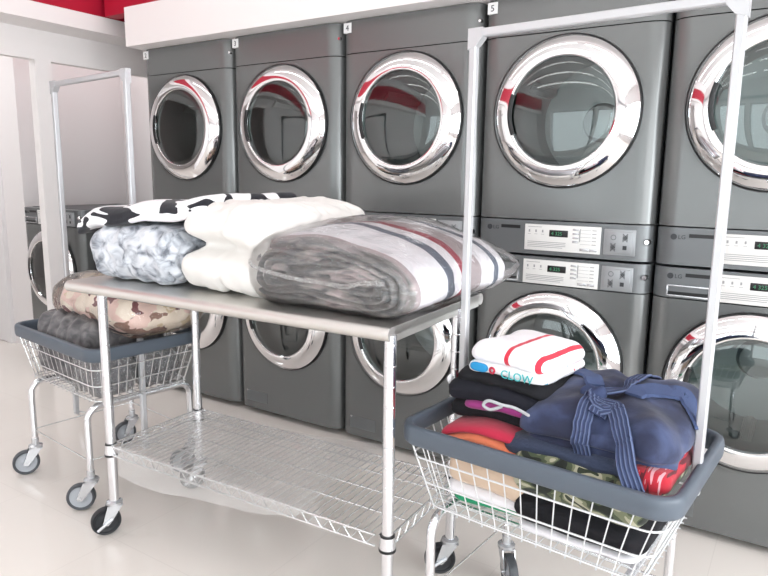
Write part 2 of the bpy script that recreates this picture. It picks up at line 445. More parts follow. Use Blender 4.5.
# ------------------------------------------------------------------ washers and dryers
W2 = .344
def front_poly(back=.09, inset=0.):
    a, w = .272, W2; pts = []
    for i in range(9):
        t = i/8*PI/2; pts.append((a+(w-a)*math.sin(t), .05*(1-math.cos(t))))
    poly = [(-x, y) for x, y in pts[::-1]]+pts
    return poly+[(w, back), (-w, back)]
def logo(bm, x, z, y):
    lathe(bm, [(0, y-.0008), (.0105, y-.0008), (.0105, y), (0, y)], 24, (x+.0105, 0, z+.005))
    textmesh(bm, 'LG', .0205, x+.0245, z-.0022, y)
M['logo_face'] = simple('logo_face_pale', hexc(150, 153, 156), .5)
def control(root, z0, z1, dz_lab, washer, digits):
    """fascia strip with label, display, keypad, badge, lock (x from the left edge of the bay, bay centre at .35)"""
    Xo = -.35
    bm = BM(); prism(bm, front_poly(), z0, z1); finish('control_panel', bm, M['panel'], root, 30)
    y = -.0005
    la, lb = dz_lab
    bm = BM(); box(bm, Xo+.219, Xo+.516, -.004, .004, la, lb, .0015); lab = finish('label_panel', bm, M['labelw'], root, 30)
    bm = BM(); yy = -.0046
    h = lb-la
    def bar(x0, x1, zc, t=.0016): box(bm, Xo+x0, Xo+x1, yy, -.0035, zc-t/2, zc+t/2)
    bar(.232, .288, lb-.010, .0018)
    for i in range(3):
        xx = .238+.027*i
        bar(xx-.003, xx+.003, lb-.026, .010); bar(xx-.006, xx+.006, lb-.038, .0015)
    for i in range(4): bar(.232, .385-.012*(i == 3), la+.034-.0065*i, .0022)
    for i in range(5):
        bar(.440, .480, lb-.014-.0135*i, .0012); bar(.484, .500, lb-.014-.0135*i, .003)
    bar(.436, .440, lb-.035, .05)
    finish('print', bm, M['print'], lab, 0)
    bm = BM(); box(bm, Xo+.440, Xo+.474, -.0055, 0, la+.008, la+.018, .001); finish('stop_button', bm, M['silver'], lab, 30)
    bm = BM(); box(bm, Xo+.476, Xo+.505, -.0055, 0, la+.008, la+.018, .001)
    finish('start_button', bm, M['silver'], lab, 30)
    for i in range(4):
        bm = BM(); box(bm, Xo+.410, Xo+.434, -.0055, 0, lb-.018-.0155*i, lb-.010-.0155*i, .001); finish('button', bm, M['silver'], lab, 30)
    bm = BM(); dz = lb-.0455; box(bm, Xo+.319, Xo+.392, -.0055, 0, dz+.0, dz+.026, .001); dsp = finish('display', bm, M['dark'], lab, 30)
    bm = BM(); textmesh(bm, digits, .019, Xo+.327, dz+.0065, -.006); finish('digits', bm, M['digits'], dsp, 0)
    # keypad / coin plate
    bm = BM(); a, b, c, e = Xo+.527, Xo+.641, la+.002, lb-.004
    box(bm, a, b, -.003, .004, c, e, .002); box(bm, a+.010, b-.010, -.007, 0, c+.008, e-.008, .003)
    kp = finish('keypad', bm, M['keypad'], root, 30)
    cx, cz = (a+b)/2, (c+e)/2
    for q, (ux, uz) in enumerate(((-.021, .018), (.021, .018), (-.021, -.018), (.021, -.018))):
        px, pz = cx+ux, cz+uz; bm = BM()
        if q == 0: lathe(bm, [(.008, -.0076), (.0095, -.0076), (.0095, -.0065), (.008, -.0065)], 20, (px, 0, pz))
        elif q == 3: box(bm, px-.007, px+.007, -.0078, -.006, pz-.008, pz+.007)
        else:
            for s in (-.006, 0, .006):
                tube(bm, [(px-.009, -.0075, pz-.009+s), (px+.009, -.0075, pz+.009+s)], .0011, 4)
                tube(bm, [(px-.009, -.0075, pz+.009+s), (px+.009, -.0075, pz-.009+s)], .0011, 4)
        finish('icon', bm, M['printd'], kp, 0)
    # round key lock on the rounded corner
    bm = BM(); lz = (z0+z1)/2+.006
    lathe(bm, [(0, -.010), (.008, -.010), (.011, -.006), (.012, .012), (0, .012)], 24, (.328, .012, lz)); finish('lock', bm, M['chrome'], root)
    bm = BM(); box(bm, Xo+.117, Xo+.198, -.0012, .002, lb-.020, lb-.007); finish('badge', bm, M['dark'], root, 30)
    bm = BM(); logo(bm, Xo+.057, lb-.024, -.0006); finish('logo', bm, M['printd'], root, 0)
    if washer:
        bm = BM(); x0, x1, c0, c1 = Xo+.058, Xo+.200, la+.004, la+.046
        f = .006
        box(bm, x0, x1, -.006, .002, c0, c0+f, .001); box(bm, x0, x1, -.006, .002, c1-f, c1, .001)
        box(bm, x0, x0+f, -.006, .002, c0, c1, .001); box(bm, x1-f, x1, -.006, .002, c0, c1, .001)
        dr = finish('detergent_drawer', bm, M['silver'], root, 30)
        bm = BM(); box(bm, x0+f, x1-f, -.0015, .003, c0+f, c0+.018); finish('drawer_grip', bm, M['dark'], dr, 30)
        bm = BM(); box(bm, x0+f, x1-f, -.002, .003, c0+.018, c1-f); finish('drawer_face', bm, M['panel'], dr, 30)
def porthole(root, cz, glass='glass'):
    bm = BM(); lathe(bm, [(.262, .02), (.281, .01), (.2825, -.008), (.280, -.016), (.2765, -.018), (.262, -.012)], 96, (0, 0, cz)); gk = finish('door_seal', bm, M['dark'], root, 60)
    bm = BM(); prof = [(.268, .0)]
    for i in range(15):
        a0 = .87; a = a0+i/14*(PI/2-a0); prof.append((.205+.0705*math.cos(a)/math.cos(a0), -.017-.034*(math.sin(a)-math.sin(a0))/(1-math.sin(a0))))
    prof += [(.200, -.0505), (.1975, -.047), (.1965, -.035), (.205, -.01), (.268, .0)]
    lathe(bm, prof, 96, (0, 0, cz)); dr = finish('door', bm, M['chrome'], root, 50)
    bm = BM(); lathe(bm, [(.1985, -.040)]+[(.1985*math.cos(i/10*PI/2), -.040-.018*math.sin(i/10*PI/2)) for i in range(11)], 72, (0, 0, cz)); finish('door_glass', bm, M[glass], dr, 180)
    bm = BM(); lathe(bm, [(.188, -.054), (.199, -.059), (.205, -.057), (.199, -.049)], 20, (0, 0, cz), a0=PI-.36, a1=PI+.42); finish('handle', bm, M['dark'], dr, 60)
    # tub mouth and drum behind the glass
    bm = BM(); lathe(bm, [(.268, .085), (.272, .012), (.262, .01), (.215, .07), (.215, .12), (.245, .14), (.25, .50), (.08, .53), (0, .53)], 72, (0, 0, cz)); dm = finish('drum', bm, M['drum'], root, 40)
    bm = BM()
    lathe(bm, [(0, .49), (.07, .495), (.085, .53), (.07, .535), (0, .535)], 40, (0, 0, cz))
    for i in range(3):
        a = i*2*PI/3+.5; c, s = math.cos(a), math.sin(a)
        for q in range(5):
            tube(bm, [(c*.247+s*(q-2)*.008, .17, cz+s*.247-c*(q-2)*.008), (c*.247+s*(q-2)*.008, .48, cz+s*.247-c*(q-2)*.008)], .016-.004*abs(q-2), 6)
    finish('drum_lifter', bm, M['drumhub'], dm, 50)
def shell(root, z0, z1):
    bm = BM(); w = W2
    box(bm, -w, -w+.006, .088, .76, z0, z1); box(bm, w-.006, w, .088, .76, z0, z1)
    box(bm, -w+.006, w-.006, .088, .76, z1-.006, z1); box(bm, -w+.006, w-.006, .088, .76, z0, z0+.006); box(bm, -w+.006, w-.006, .754, .76, z0+.006, z1-.006)
    finish('cabinet', bm, M['cabside'], root, 30)

def make_dryer(label, group):
    t = thing('dryer', label, 'dryer', (0, 0, .99), 0, group)
    shell(t, .0, .982)
    control(t, .004, .136, (.020, .122), False, '4 325')
    bm = BM(); prism(bm, front_poly(), .141, .837); bm = cut_hole(bm, .268, .545, -.1, .3); finish('front_panel', bm, M['cab'], t, 30)
    bm = BM(); prism(bm, front_poly(), .841, .982); finish('top_panel', bm, M['cab'], t, 30)
    bm = BM(); lathe(bm, [(0, -.004), (.006, -.004), (.008, 0), (.008, .012), (0, .012)], 16, (.332, .018, .915)); finish('screw', bm, M['chrome'], t)
    porthole(t, .545)
    return t
def number_tag(t, num):
    bm = BM(); box(bm, -.332+.004, -.287, -.0015, .028, .930, .972); g = finish('number_tag', bm, M['tag'], t, 30)
    bm = BM(); textmesh(bm, num, .034, -.3075, .939, -.0022, align='CENTER'); finish('number', bm, M['printd'], g, 0)
def make_washer(label, group):
    t = thing('washer', label, 'washer', (0, 0, 0), 0, group)
    shell(t, .03, .986)
    bm = BM(); box(bm, -.32, .32, .10, .74, 0, .03); finish('plinth', bm, M['dark'], t, 30)
    control(t, .876, .984, (.877, .973), True, '4 325')
    bm = BM(); prism(bm, front_poly(), .032, .872); bm = cut_hole(bm, .268, .571, -.1, .3); finish('front_panel', bm, M['cab'], t, 30)
    bm = BM(); box(bm, -.285, -.135, -.0012, .002, .070, .130); ap = finish('drain_cover', bm, M['panel'], t, 30)
    bm = BM(); lathe(bm, [(0, -.004), (.004, -.004), (.005, 0), (0, 0)], 14, (-.275, 0, .128)); finish('screw', bm, M['chrome'], ap)
    porthole(t, .571)
    return t
nums = ['2', '3', '4', '5', '6']
wl = ['charcoal washer at the alcove end of the row, under the dryer tagged 2',
      'charcoal washer under the dryer tagged 3, behind the steel table',
      'charcoal washer under the dryer tagged 4, behind the table end',
      'charcoal washer under the dryer tagged 5, behind the pile of clothes',
      'charcoal washer cut by the picture edge, behind the denim robe']
dl = ['charcoal dryer tagged 2, smallest looking, beside the white alcove',
      'charcoal dryer tagged 3 with chrome door, above the white duvet',
      'charcoal dryer tagged 4 with chrome door, above the striped blanket',
      'charcoal dryer tagged 5, framed by the garment rack of the front cart',
      'charcoal dryer cut by the picture edge behind the front rack post']
w0 = make_washer(wl[0], 'front loading washers'); d0 = make_dryer(dl[0], 'stacked dryers')
for i in range(5):
    x = -.35+.7*i
    if i == 0: a, b = w0, d0; a.location = (x, 0, 0); b.location = (x, 0, .99)
    else: a = dup(w0, (x, 0, 0), wl[i]); b = dup(d0, (x, 0, .99), dl[i])
for i, o in enumerate([o for o in COL.objects if o.name.split('.')[0] == 'dryer']): number_tag(o, nums[i])
wa = dup(w0, (-1.745, .0, .06), 'lone charcoal washer standing in the white alcove, partly behind the pillar')
bm = BM(); box(bm, -2.09, -1.41, .02, .78, 0, .058, .006); tag(finish('washer_plinth', bm, M['wall'], None, 30), 'low pale plinth under the lone washer in the alcove', 'plinth')
# white notice slip on the alcove washer's fascia is its label panel

# ------------------------------------------------------------------ casters, shared builder
def caster(parent, x, y, head, R=.0625, tire='tiregrey', top=.165, trail=.032, brake=False):
    """fork part with its origin on the swivel axis; wheel and hub as sub-parts. head = trailing direction in the parent's frame"""
    bm = BM()
    lathe(bm, [(0, top), (.0145, top), (.0145, R*2+.022), (.028, R*2+.018), (.028, R*2+.008), (0, R*2+.008)], 20, axis='Z')
    for s in (-1, 1):
        t = .0015; yy = s*.0195
        v = []
        for dy in (-t, t):
            v.append([bm.verts.new((px, yy+dy, pz)) for px, pz in ((-.026, R*2+.01), (.026, R*2+.01), (trail+.014, R-.006), (trail-.004, R-.014), (trail-.014, R-.004))])
        bm.faces.new(v[0]); bm.faces.new(v[1][::-1])
        for i in range(5): bm.faces.new((v[0][i], v[0][(i+1) % 5], v[1][(i+1) % 5], v[1][i]))
    box(bm, -.026, .026, -.021, .021, R*2+.006, R*2+.010)
    tube(bm, [(trail, -.026, R), (trail, .026, R)], .005, 8)
    if brake:
        for s in (-1, 1): tube(bm, [(trail-.02, s*.024, R+.012), (trail+.004, s*.024, R-.004), (trail+.032, s*.026, R-.022)], .006, 6)
    c = finish('caster', bm, M['silver'], parent, 40); c.location = (x, y, 0); c.rotation_euler = (0, 0, head)
    bm = BM(); lathe(bm, [(R*.79, -.010), (R*.84, -.014), (R*.95, -.014), (R, -.009), (R, .009), (R*.95, .014), (R*.84, .014), (R*.79, .010), (R*.79, -.010)], 40, (trail, 0, R), 'Y'); finish('tire', bm, M[tire], c, 60)
    bm = BM(); lathe(bm, [(0, -.011), (R*.2, -.013), (R*.28, -.008), (R*.70, -.006), (R*.81, -.010), (R*.81, .010), (R*.70, .006), (R*.28, .008), (R*.2, .013), (0, .011)], 32, (trail, 0, R), 'Y'); finish('wheel_hub', bm, M['hub' if tire == 'tiregrey' else 'rubber'], c, 50)
    return c

# ------------------------------------------------------------------ laundry carts
def make_cart(label, loc, rz, wire, rx=0., rw=.314, pz=.18):
    t = thing('laundry_cart', label, 'laundry cart', loc, rz, 'wire laundry carts with hanging racks')
    prof = []
    for i in range(20):
        a = 2*PI*i/20; c, s = math.cos(a), math.sin(a)
        prof.append((.013*math.copysign(abs(c)**.6, c), .026*math.copysign(abs(s)**.7, s)))
    bm = BM(); tube(bm, rrect(.342, .237, .055, 8, .627), 0, closed=True, prof=prof, up=(0, 0, 1)); finish('rim_bumper', bm, M['rim'], t, 60)
    bm = BM(); zt, zb = .62, .425; hx0, hy0, hx1, hy1 = .337, .232, .278, .198
    lerp = lambda z: ((z-zb)/(zt-zb))
    nx, ny = 15, 12
    for i in range(nx):
        u = -1+2*i/(nx-1); u *= .93
        tube(bm, smooth_path([(u*hx0, -hy0, zt), (u*hx1, -hy1-.001, zb+.012), (u*hx1, -hy1+.012, zb), (u*hx1, 0, zb-.001), (u*hx1, hy1-.012, zb), (u*hx1, hy1+.001, zb+.012), (u*hx0, hy0, zt)], 3), .0017, 6)
    for i in range(ny):
        u = (-1+2*i/(ny-1))*.9
        tube(bm, smooth_path([(-hx0, u*hy0, zt), (-hx1-.001, u*hy1, zb+.010), (-hx1+.012, u*hy1, zb-.003), (0, u*hy1, zb-.004), (hx1-.012, u*hy1, zb-.003), (hx1+.001, u*hy1, zb+.010), (hx0, u*hy0, zt)], 3), .0017, 6)
    for z in (.565, .495, .43):
        f = lerp(z); hx = hx1+(hx0-hx1)*f+.003; hy = hy1+(hy0-hy1)*f+.003
        tube(bm, rrect(hx, hy, .045, 6, z),   .0026, 8, closed=True)
    finish('wire_basket', bm, M[wire], t, 60)
    for s in (-1, 1):
        pts = []
        x = s*.245; r = .05
        pts.append((x, -.225, .15))
        for i in range(7):
            a = PI-PI/2*i/6; pts.append((x, -.225+r+r*math.cos(a), .405-r+r*math.sin(a)))
        for i in range(7):
            a = PI/2-PI/2*i/6; pts.append((x, .225-r+r*math.cos(a), .405-r+r*math.sin(a)))
        pts.append((x, .225, .15))
        bm = BM(); tube(bm, pts, .0125, 14); finish('leg_frame', bm, M['chrome_soft'], t, 60)
    bm = BM()
    for y in (-.12, .12): tube(bm, [(-.255, y, .41), (.255, y, .41)], .007, 8)
    tube(bm, rrect(.247, .227, .03, 5, .195), .0028, 6, closed=True)
    if pz < .3:
        for sx in (-1, 1):
            for yy in (-.02, .02): tube(bm, [(rx+sx*rw, yy*.5, .188), (sx*.247, yy, .195)], .0028, 6)
    else:
        for sx in (-1, 1): tube(bm, [(rx+sx*rw, -.03, pz+.012), (rx+sx*rw, .03, pz+.012)], .006, 8)
    finish('base_rail', bm, M['wire'], t, 60)
    sq = [(.0105*x, .0105*y) for x, y in ((1, .7), (.7, 1), (-.7, 1), (-1, .7), (-1, -.7), (-.7, -1), (.7, -1), (1, -.7))]
    for s in (-1, 1):
        bm = BM(); tube(bm, [(s*rw, 0, pz), (s*rw, 0, 1.648)], 0, prof=sq); finish('rack_pole', bm, M['rack'], t, 30).location.x = rx
    bm = BM(); tube(bm, [(-rw-.0125, 0, 1.66), (rw+.0125, 0, 1.66)], 0, prof=sq); finish('rack_bar', bm, M['rack'], t, 30).location.x = rx
    for s in (-1, 1):
        bm = BM()
        v = [[bm.verts.new((s*(x-.314+rw), y, z)) for x, z in ((.327, 1.673), (.284, 1.673), (.284, 1.648), (.302, 1.628), (.327, 1.620))] for y in (-.012, .012)]
        bm.faces.new(v[0]); bm.faces.new(v[1][::-1])
        for i in range(5): bm.faces.new((v[0][i], v[0][(i+1) % 5], v[1][(i+1) % 5], v[1][i]))
        finish('corner_bracket', bm, M['rack'], t, 30).location.x = rx
    return t
R = math.radians
C1, A1 = (.115, -.86), R(-6.5)
C2, A2 = (2.072, -.88), R(-4.8)
cart1 = make_cart('grey rimmed wire cart behind the steel table, holding bagged bedding', (*C1, 0), A1, 'wire', -.036, .295)
cart2 = make_cart('grey rimmed wire cart heaped with folded clothes and a denim robe', (*C2, 0), A2, 'wirew', .018, .314, .575)
for c, hs in ((cart1, (-116, -135, -100, -120)), (cart2, (-60, -90, -50, -60))):
    for (sx, sy), h in zip(((-1, -1), (1, -1), (-1, 1), (1, 1)), hs):
        caster(c, sx*.245, sy*.225, R(h)-c.rotation_euler.z, R=.053, top=.155, trail=.040)
def at(C, A, x, y, z): return (C[0]+math.cos(A)*x-math.sin(A)*y, C[1]+math.sin(A)*x+math.cos(A)*y, z)

# ------------------------------------------------------------------ steel work table
TA = math.atan2(.046, 1.140)
TO = (.555, -1.165)      # front post under the alcove end
def tl(x, y): return (TO[0]+math.cos(TA)*x-math.sin(TA)*y, TO[1]+math.sin(TA)*x+math.cos(TA)*y)
TZ = .914
table = thing('work_table', 'stainless steel work table on casters with a wire lower shelf', 'table', (*tl(0, 0), 0), TA)
bm = BM()
x0, x1, y0, y1 = -.168, 1.150, -.026, .60
# top sheet with rolled front and back edges, swept as one profile along its length
prof = []
rr_ = .019
for i in range(13): a = -PI*.75+PI*1.25*(1-i/12)-PI*.0; 
pf = [(y0+.03, TZ)]
for i in range(15):
    a = PI/2+PI*1.35*i/14; pf.append((y0+rr_+rr_*math.cos(a), TZ-rr_+rr_*math.sin(a)))
pf.append((y0+.045, TZ-.022)); pf.append((y1-.045, TZ-.022))
for i in range(15):
    a = -PI*.85+PI*1.35*i/14; pf.append((y1-rr_+rr_*math.cos(a), TZ-rr_+rr_*math.sin(a)))
pf.append((y1-.03, TZ))
prev = None
va = [bm.verts.new((x0, y, z)) for y, z in pf]; vb = [bm.verts.new((x1, y, z)) for y, z in pf]
n = len(pf)
for i in range(n): bm.faces.new((va[i], va[(i+1) % n], vb[(i+1) % n], vb[i]))
bm.faces.new(va[::-1]); bm.faces.new(vb)
finish('tabletop', bm, M['steel'], table, 35)
bm = BM(); box(bm, x1-.003, x1, y0+.036, y1-.036, TZ-.04, TZ-.001); finish('end_flange', bm, M['steel'], table, 30)
bm = BM(); box(bm, x0, x0+.003, y0+.036, y1-.036, TZ-.04, TZ-.001); finish('end_flange', bm, M['steel'], table, 30)
posts = [(0, 0), (1.142, 0), (0, .413), (1.142, .413)]
for px, py in posts:
    bm = BM(); tube(bm, [(px, py, .125), (px, py, TZ-.021)], .0165, 20)
    for q in range(8): lathe(bm, [(.0165, .48+.055*q), (.0171, .4815+.055*q), (.0165, .483+.055*q)], 20, (px, py, 0), 'Z')
    p = finish('post', bm, M['chrome_soft'], table, 40)
    bm = BM(); lathe(bm, [(.017, .337), (.021, .337), (.023, .303), (.017, .301)], 20, (px, py, 0), 'Z'); finish('collar', bm, M['chrome_soft'], p, 40)
    bm = BM(); lathe(bm, [(.0165, .301), (.024, .301), (.024, .295), (.0165, .295), (.0165, .301)], 20, (px, py, 0), 'Z')
    lathe(bm, [(.0165, .338), (.0195, .338), (.0195, .342), (.0165, .342), (.0165, .338)], 20, (px, py, 0), 'Z'); finish('sleeve_ring', bm, M['dark'], p, 40)
SZ = .335
bm = BM(); ns = 46
for i in range(ns):
    x = .02+(1.142-.04)*i/(ns-1); tube(bm, [(x, -.012, SZ+.004), (x, .425, SZ+.004)], .0021, 6)
for y in (.10, .205, .31): tube(bm, [(.0, y, SZ), (1.142, y, SZ)], .003, 8)
for y in (-.012, .425):
    for z in (SZ, SZ-.032): tube(bm, [(.015, y, z), (1.11, y, z)], .0033, 8)
    tube(bm, [(.02+1.085*i/44, y, SZ-.032*(i % 2)) for i in range(45)], .002, 6)
for x in (-.006, 1.148):
    for z in (SZ, SZ-.032): tube(bm, [(x, .012, z), (x, .401, z)], .0033, 8)
    tube(bm, [(x, .014+.385*i/16, SZ-.032*(i % 2)) for i in range(17)], .002, 6)
finish('wire_shelf', bm, M['wire'], table, 60)
for (px, py), h in zip(posts, (-120, -60, -130, -150)): caster(table, px, py, R(h), R=.051, tire='rubber', top=.14, trail=.032, brake=True)

# clear plastic sheet lying over the lower shelf with a flap hanging in front
bm = BM(); nx_, ny_ = 110, 60
uvs = []
for j in range(ny_+1):
    row = []
    for i in range(nx_+1):
        u = i/nx_; v = j/ny_
        x = .06+.80*u+.03*noise.noise(Vector((v*4, 1.3, 0)))*(u > .5)
        s = v*.56
        fl = .125*(1-.85*u**3)
        if s < fl:                      # flap
            zz = SZ+.010-(fl-s)*(.82+.12*noise.noise(Vector((u*2.2, 5, 0)))); y = -.020-.010*math.sin(u*9)*((fl-s)/.14)-.004*fz((u, v, 0), 7)
        else: y = -.016+(s-fl)*.97; zz = SZ+.010+.004*abs(fz((x, y, 0), 11))
        row.append(bm.verts.new((x, y, zz)))
    uvs.append(row)
for j in range(ny_):
    for i in range(nx_): bm.faces.new((uvs[j][i], uvs[j][i+1], uvs[j+1][i+1], uvs[j+1][i]))
o = finish('plastic_sheet', bm, M['sheet'], None, 180); o.location = (*tl(0, 0), 0); o.rotation_euler = (0, 0, TA)
tag(o, 'clear plastic sheet spread over the wire lower shelf, flap hanging in front', 'plastic sheet')

# ------------------------------------------------------------------ bedding on the table
def soft_thing(name, bm, mat, loc, rz, label, cat, group=None):
    o = finish(name, bm, mat, None, 180); o.location = loc; o.rotation_euler = (0, 0, rz)
    return tag(o, label, cat, group)
G = (.0, 0, 0)
wht, blu, red_, tau, gry = hexc(240, 238, 242), hexc(98, 106, 122), hexc(160, 62, 78), hexc(178, 166, 168), hexc(150, 147, 146)
def yv(y): return (y+.78+.34)/.68
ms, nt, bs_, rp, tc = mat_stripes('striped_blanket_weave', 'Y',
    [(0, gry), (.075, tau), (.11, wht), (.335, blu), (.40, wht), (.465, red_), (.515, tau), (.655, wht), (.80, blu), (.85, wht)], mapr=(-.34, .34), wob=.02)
# grey folded layers on the open end: colour varies with the fold depth
BW, BD, BH = .565, .66, .235
def onion(p):
    hx, hz, r = BW/2, BH/2, .10
    qx, qz = abs(p.x)-(hx-r), abs(p.z)-(hz-r)
    return r-(math.hypot(max(qx, 0), max(qz, 0))+min(max(qx, qz), 0))
def bl_disp(p, n):
    d = .006*fz(p, 6, 3, 2.)
    if n.y < -.35:
        o = onion(p)+.022*noise.noise(Vector((p.x*6, 0, p.z*5)))+.006*noise.noise(Vector((p.x*24, 3, p.z*16)))
        g = abs(math.sin(PI*o/.029)); d += -.040*(1-g**.55)*min(1, (-n.y-.3)*2)
        d += .02*noise.noise(Vector((p.x*8, 9, p.z*9)))
    if p.z > 0: d += .006*math.sin(p.y*26)*(.4+.6*noise.noise(Vector((p.x*4, p.y*2, 0))))
    return d
def bl_def(p):
    f = (p.y+BD/2)/BD
    p = p.copy(); s = 1-.25*max(0, f-.55)**1.2-.17*max(0, -p.y/.34)**1.4
    p.z *= s*(1-.15*max(0, -p.x/.3)**2)*(1-.40*max(0, (p.x+.06)/.36)**1.6)
    return p
bm = soft_box((BW, BD, BH), (.11, .05, .10), .0075, bl_disp, bl_def)
def mat_blanket():
    # layered end: use the folds' depth direction to vary greys
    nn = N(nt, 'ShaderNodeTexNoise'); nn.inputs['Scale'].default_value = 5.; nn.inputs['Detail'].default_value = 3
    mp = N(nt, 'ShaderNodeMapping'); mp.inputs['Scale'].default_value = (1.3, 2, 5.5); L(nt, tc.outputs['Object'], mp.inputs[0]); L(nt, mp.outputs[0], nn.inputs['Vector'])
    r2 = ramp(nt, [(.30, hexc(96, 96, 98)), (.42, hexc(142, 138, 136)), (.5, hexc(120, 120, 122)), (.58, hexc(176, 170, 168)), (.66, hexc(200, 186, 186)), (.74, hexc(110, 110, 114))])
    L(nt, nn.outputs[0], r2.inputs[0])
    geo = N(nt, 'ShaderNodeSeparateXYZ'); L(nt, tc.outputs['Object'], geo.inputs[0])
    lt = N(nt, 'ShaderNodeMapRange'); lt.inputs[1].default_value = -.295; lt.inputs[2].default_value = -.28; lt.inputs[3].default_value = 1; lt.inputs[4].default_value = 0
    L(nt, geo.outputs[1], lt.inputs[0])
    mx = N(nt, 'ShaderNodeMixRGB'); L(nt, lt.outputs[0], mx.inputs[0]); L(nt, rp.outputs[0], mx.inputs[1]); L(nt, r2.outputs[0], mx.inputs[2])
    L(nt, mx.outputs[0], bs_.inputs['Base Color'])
mat_blanket()
BL = (1.450, -.765, TZ+.004); BR_ = R(0)
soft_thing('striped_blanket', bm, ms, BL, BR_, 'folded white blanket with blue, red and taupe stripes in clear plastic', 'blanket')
def bag_disp(p, n):
    return .004+.004*fz(p, 14, 3, 5.)+.003*abs(noise.noise(Vector((p.x*30, p.y*30, p.z*30))))
def bag_def(p):
    p = bl_def(p)
    f = max(0, (p.y-.22)/.13)
    if f > 0:
        k = min(1, f); p.z += (.12-p.z)*.35*k*max(0, p.x/.3); 
        if p.x > .05: q = max(0, 1-abs(p.z-.09)*9); p.y += .07*k*((p.x-.05)/.25)**2*q; p.x += .03*k*q*((p.x-.05)/.25)
    return Vector((p.x, p.y, max(p.z, -.002)))
bm = soft_box((BW+.02, BD+.02, BH+.012), (.11, .05, .10), .010, bag_disp, bag_def)
bmesh.ops.recalc_face_normals(bm, faces=bm.faces[:]); bm.normal_update(); bag_bvh = BVHTree.FromBMesh(bm)
o = soft_thing('plastic_bag', bm, M['film'], BL, BR_, 'clear plastic bag wrapped around the striped blanket on the table', 'plastic bag')

sp_, sn_ = [], []
for q in smooth_path([(-.27, -.30, .115), (-.22, -.34, .105), (-.12, -.36, .092), (0, -.36, .085), (.10, -.36, .085), (.17, -.36, .10), (.22, -.35, .10)], 8):
    l_, n_, _, _ = bag_bvh.find_nearest(q); sp_.append(l_+n_*.002); sn_.append(n_)
bm = BM(); ribbon(bm, sp_, .013, .0015, sn_); finish('seam', bm, M['crinkle'], o, 60)

# white duvet folded in two thick lobes
DW, DD, DH = .42, .60, .285
def du_disp(p, n):
    d = .012*fz(p, 5, 3, 7.)+.007*fz(p, 15, 2, 2.)
    if n.x < .2 or n.y < -.2:
        c = .005-.12*p.x*(p.x > 0)+.02*noise.noise(Vector((p.x*3, p.y*3, 1)))
        d += -.085*math.exp(-((p.z-c)/.030)**2)*min(1, (1-abs(n.z))*1.6)*(1 if n.x < -.2 or p.x < .0 else max(0, 1-p.x*4.5))
    d += -.006*(abs(math.sin(p.x*16+.6*noise.noise(p*4)))*abs(math.sin(p.y*16)) < .12)
    return d
def du_def(p):
    p = p.copy()
    if p.z > .12: 
        f = (p.z-.12)/.15; p.x += .015*f
        if p.x > .05: p.z -= .34*(p.x-.05)**2*f*2
    else: p.y -= .0
    return p
bm = soft_box((DW, DD, DH), (.10, .09, .085), .010, du_disp, du_def)
M['duvet'] = fabric('white_duvet_cotton', hexc(232, 229, 225), .85, 12, .4, .015)
soft_thing('duvet', bm, M['duvet'], (1.032, -.795, TZ+.004), R(2), 'thick white duvet folded double in the middle of the table', 'duvet')

# grey marbled fleece blanket
M['fleece'] = mat_patches('marbled_grey_fleece', 19, [(.34, hexc(108, 113, 122)), (.44, hexc(172, 177, 186)), (.54, hexc(206, 210, 217)), (.7, hexc(226, 228, 233))], 'LINEAR', (1, 1, 1.3), 4, .8)
FW, FD, FH = .45, .50, .195
def fl_disp(p, n):
    d = .006*fz(p, 16, 3, 3.)+.005*math.sin(p.x*62)*math.sin(p.z*60+2*noise.noise(p*9))
    if n.x > .45:
        r = math.hypot(p.y+.16, p.z); d += -.014*(math.sin(r*150) > .55)
    return d
bm = soft_box((FW, FD, FH), (.075, .07, .08), .0085, fl_disp)
soft_thing('fleece_blanket', bm, M['fleece'], (.613, -.862, TZ+.004), R(2.5), 'marbled grey fleece blanket folded at the table end nearest the alcove', 'blanket')

# white throw with black patches laid over the fleece and tucked under the duvet
M['throw'] = mat_patches('black_and_white_throw', 8.5, [(0, hexc(26, 27, 36)), (.455, hexc(238, 237, 240))], 'CONSTANT', (.75, 1., 2.2), .6, .9)
TW, TD, THh = .65, .50, .062
def th_disp(p, n):
    return layers(2, .012, THh, .2, 4., lambda n: n.y < -.2 or n.x < -.2, .004, 8)(p, n)
def th_def(p):
    p = p.copy()
    x = p.x+TW/2
    edge = max(0, .13-x)/.13
    p.z += -.055*edge**1.5+.05*max(0, x-.12)/.5+.006*math.sin(x*22)
    e2 = max(0, (-p.y-.17)/.08); p.z -= .014*min(1, e2)**2
    return p
bm = soft_box((TW, TD, THh), (.03, .03, .026), .0085, th_disp, th_def)
soft_thing('patterned_throw', bm, M['throw'], (.640, -.85, TZ+FH+.0), R(2.5), 'white throw with black patches draped on top of the grey fleece', 'throw blanket')

# ------------------------------------------------------------------ bedding in the cart behind the table
M['darkfleece'] = mat_patches('charcoal_plush', 26, [(.3, hexc(74, 73, 76)), (.5, hexc(102, 100, 102)), (.7, hexc(130, 127, 128))], 'LINEAR', (1, 1, 1), 5, .5)
def pl_disp(p, n):
    return .008*fz(p, 14, 3, 1.)+.006*math.sin((p.x+p.y*.6)*70)
bm = soft_box((.46, .40, .285), (.12, .10, .09), .009, pl_disp)
soft_thing('plush_blanket', bm, M['darkfleece'], at(C1, A1, -.055, -.0, .433), A1, 'charcoal plush blanket filling the cart beneath the floral comforter', 'blanket')
M['floral'] = mat_patches('floral_comforter_print', 17, [(0, hexc(150, 118, 104)), (.10, hexc(244, 230, 214)), (.40, hexc(222, 202, 170)), (.58, hexc(240, 210, 200)), (.84, hexc(120, 70, 74)), (.93, hexc(80, 66, 70))], 'CONSTANT', (.8, 1, 1.3), vor=True)
FLW, FLD, FLH = .62, .36, .16
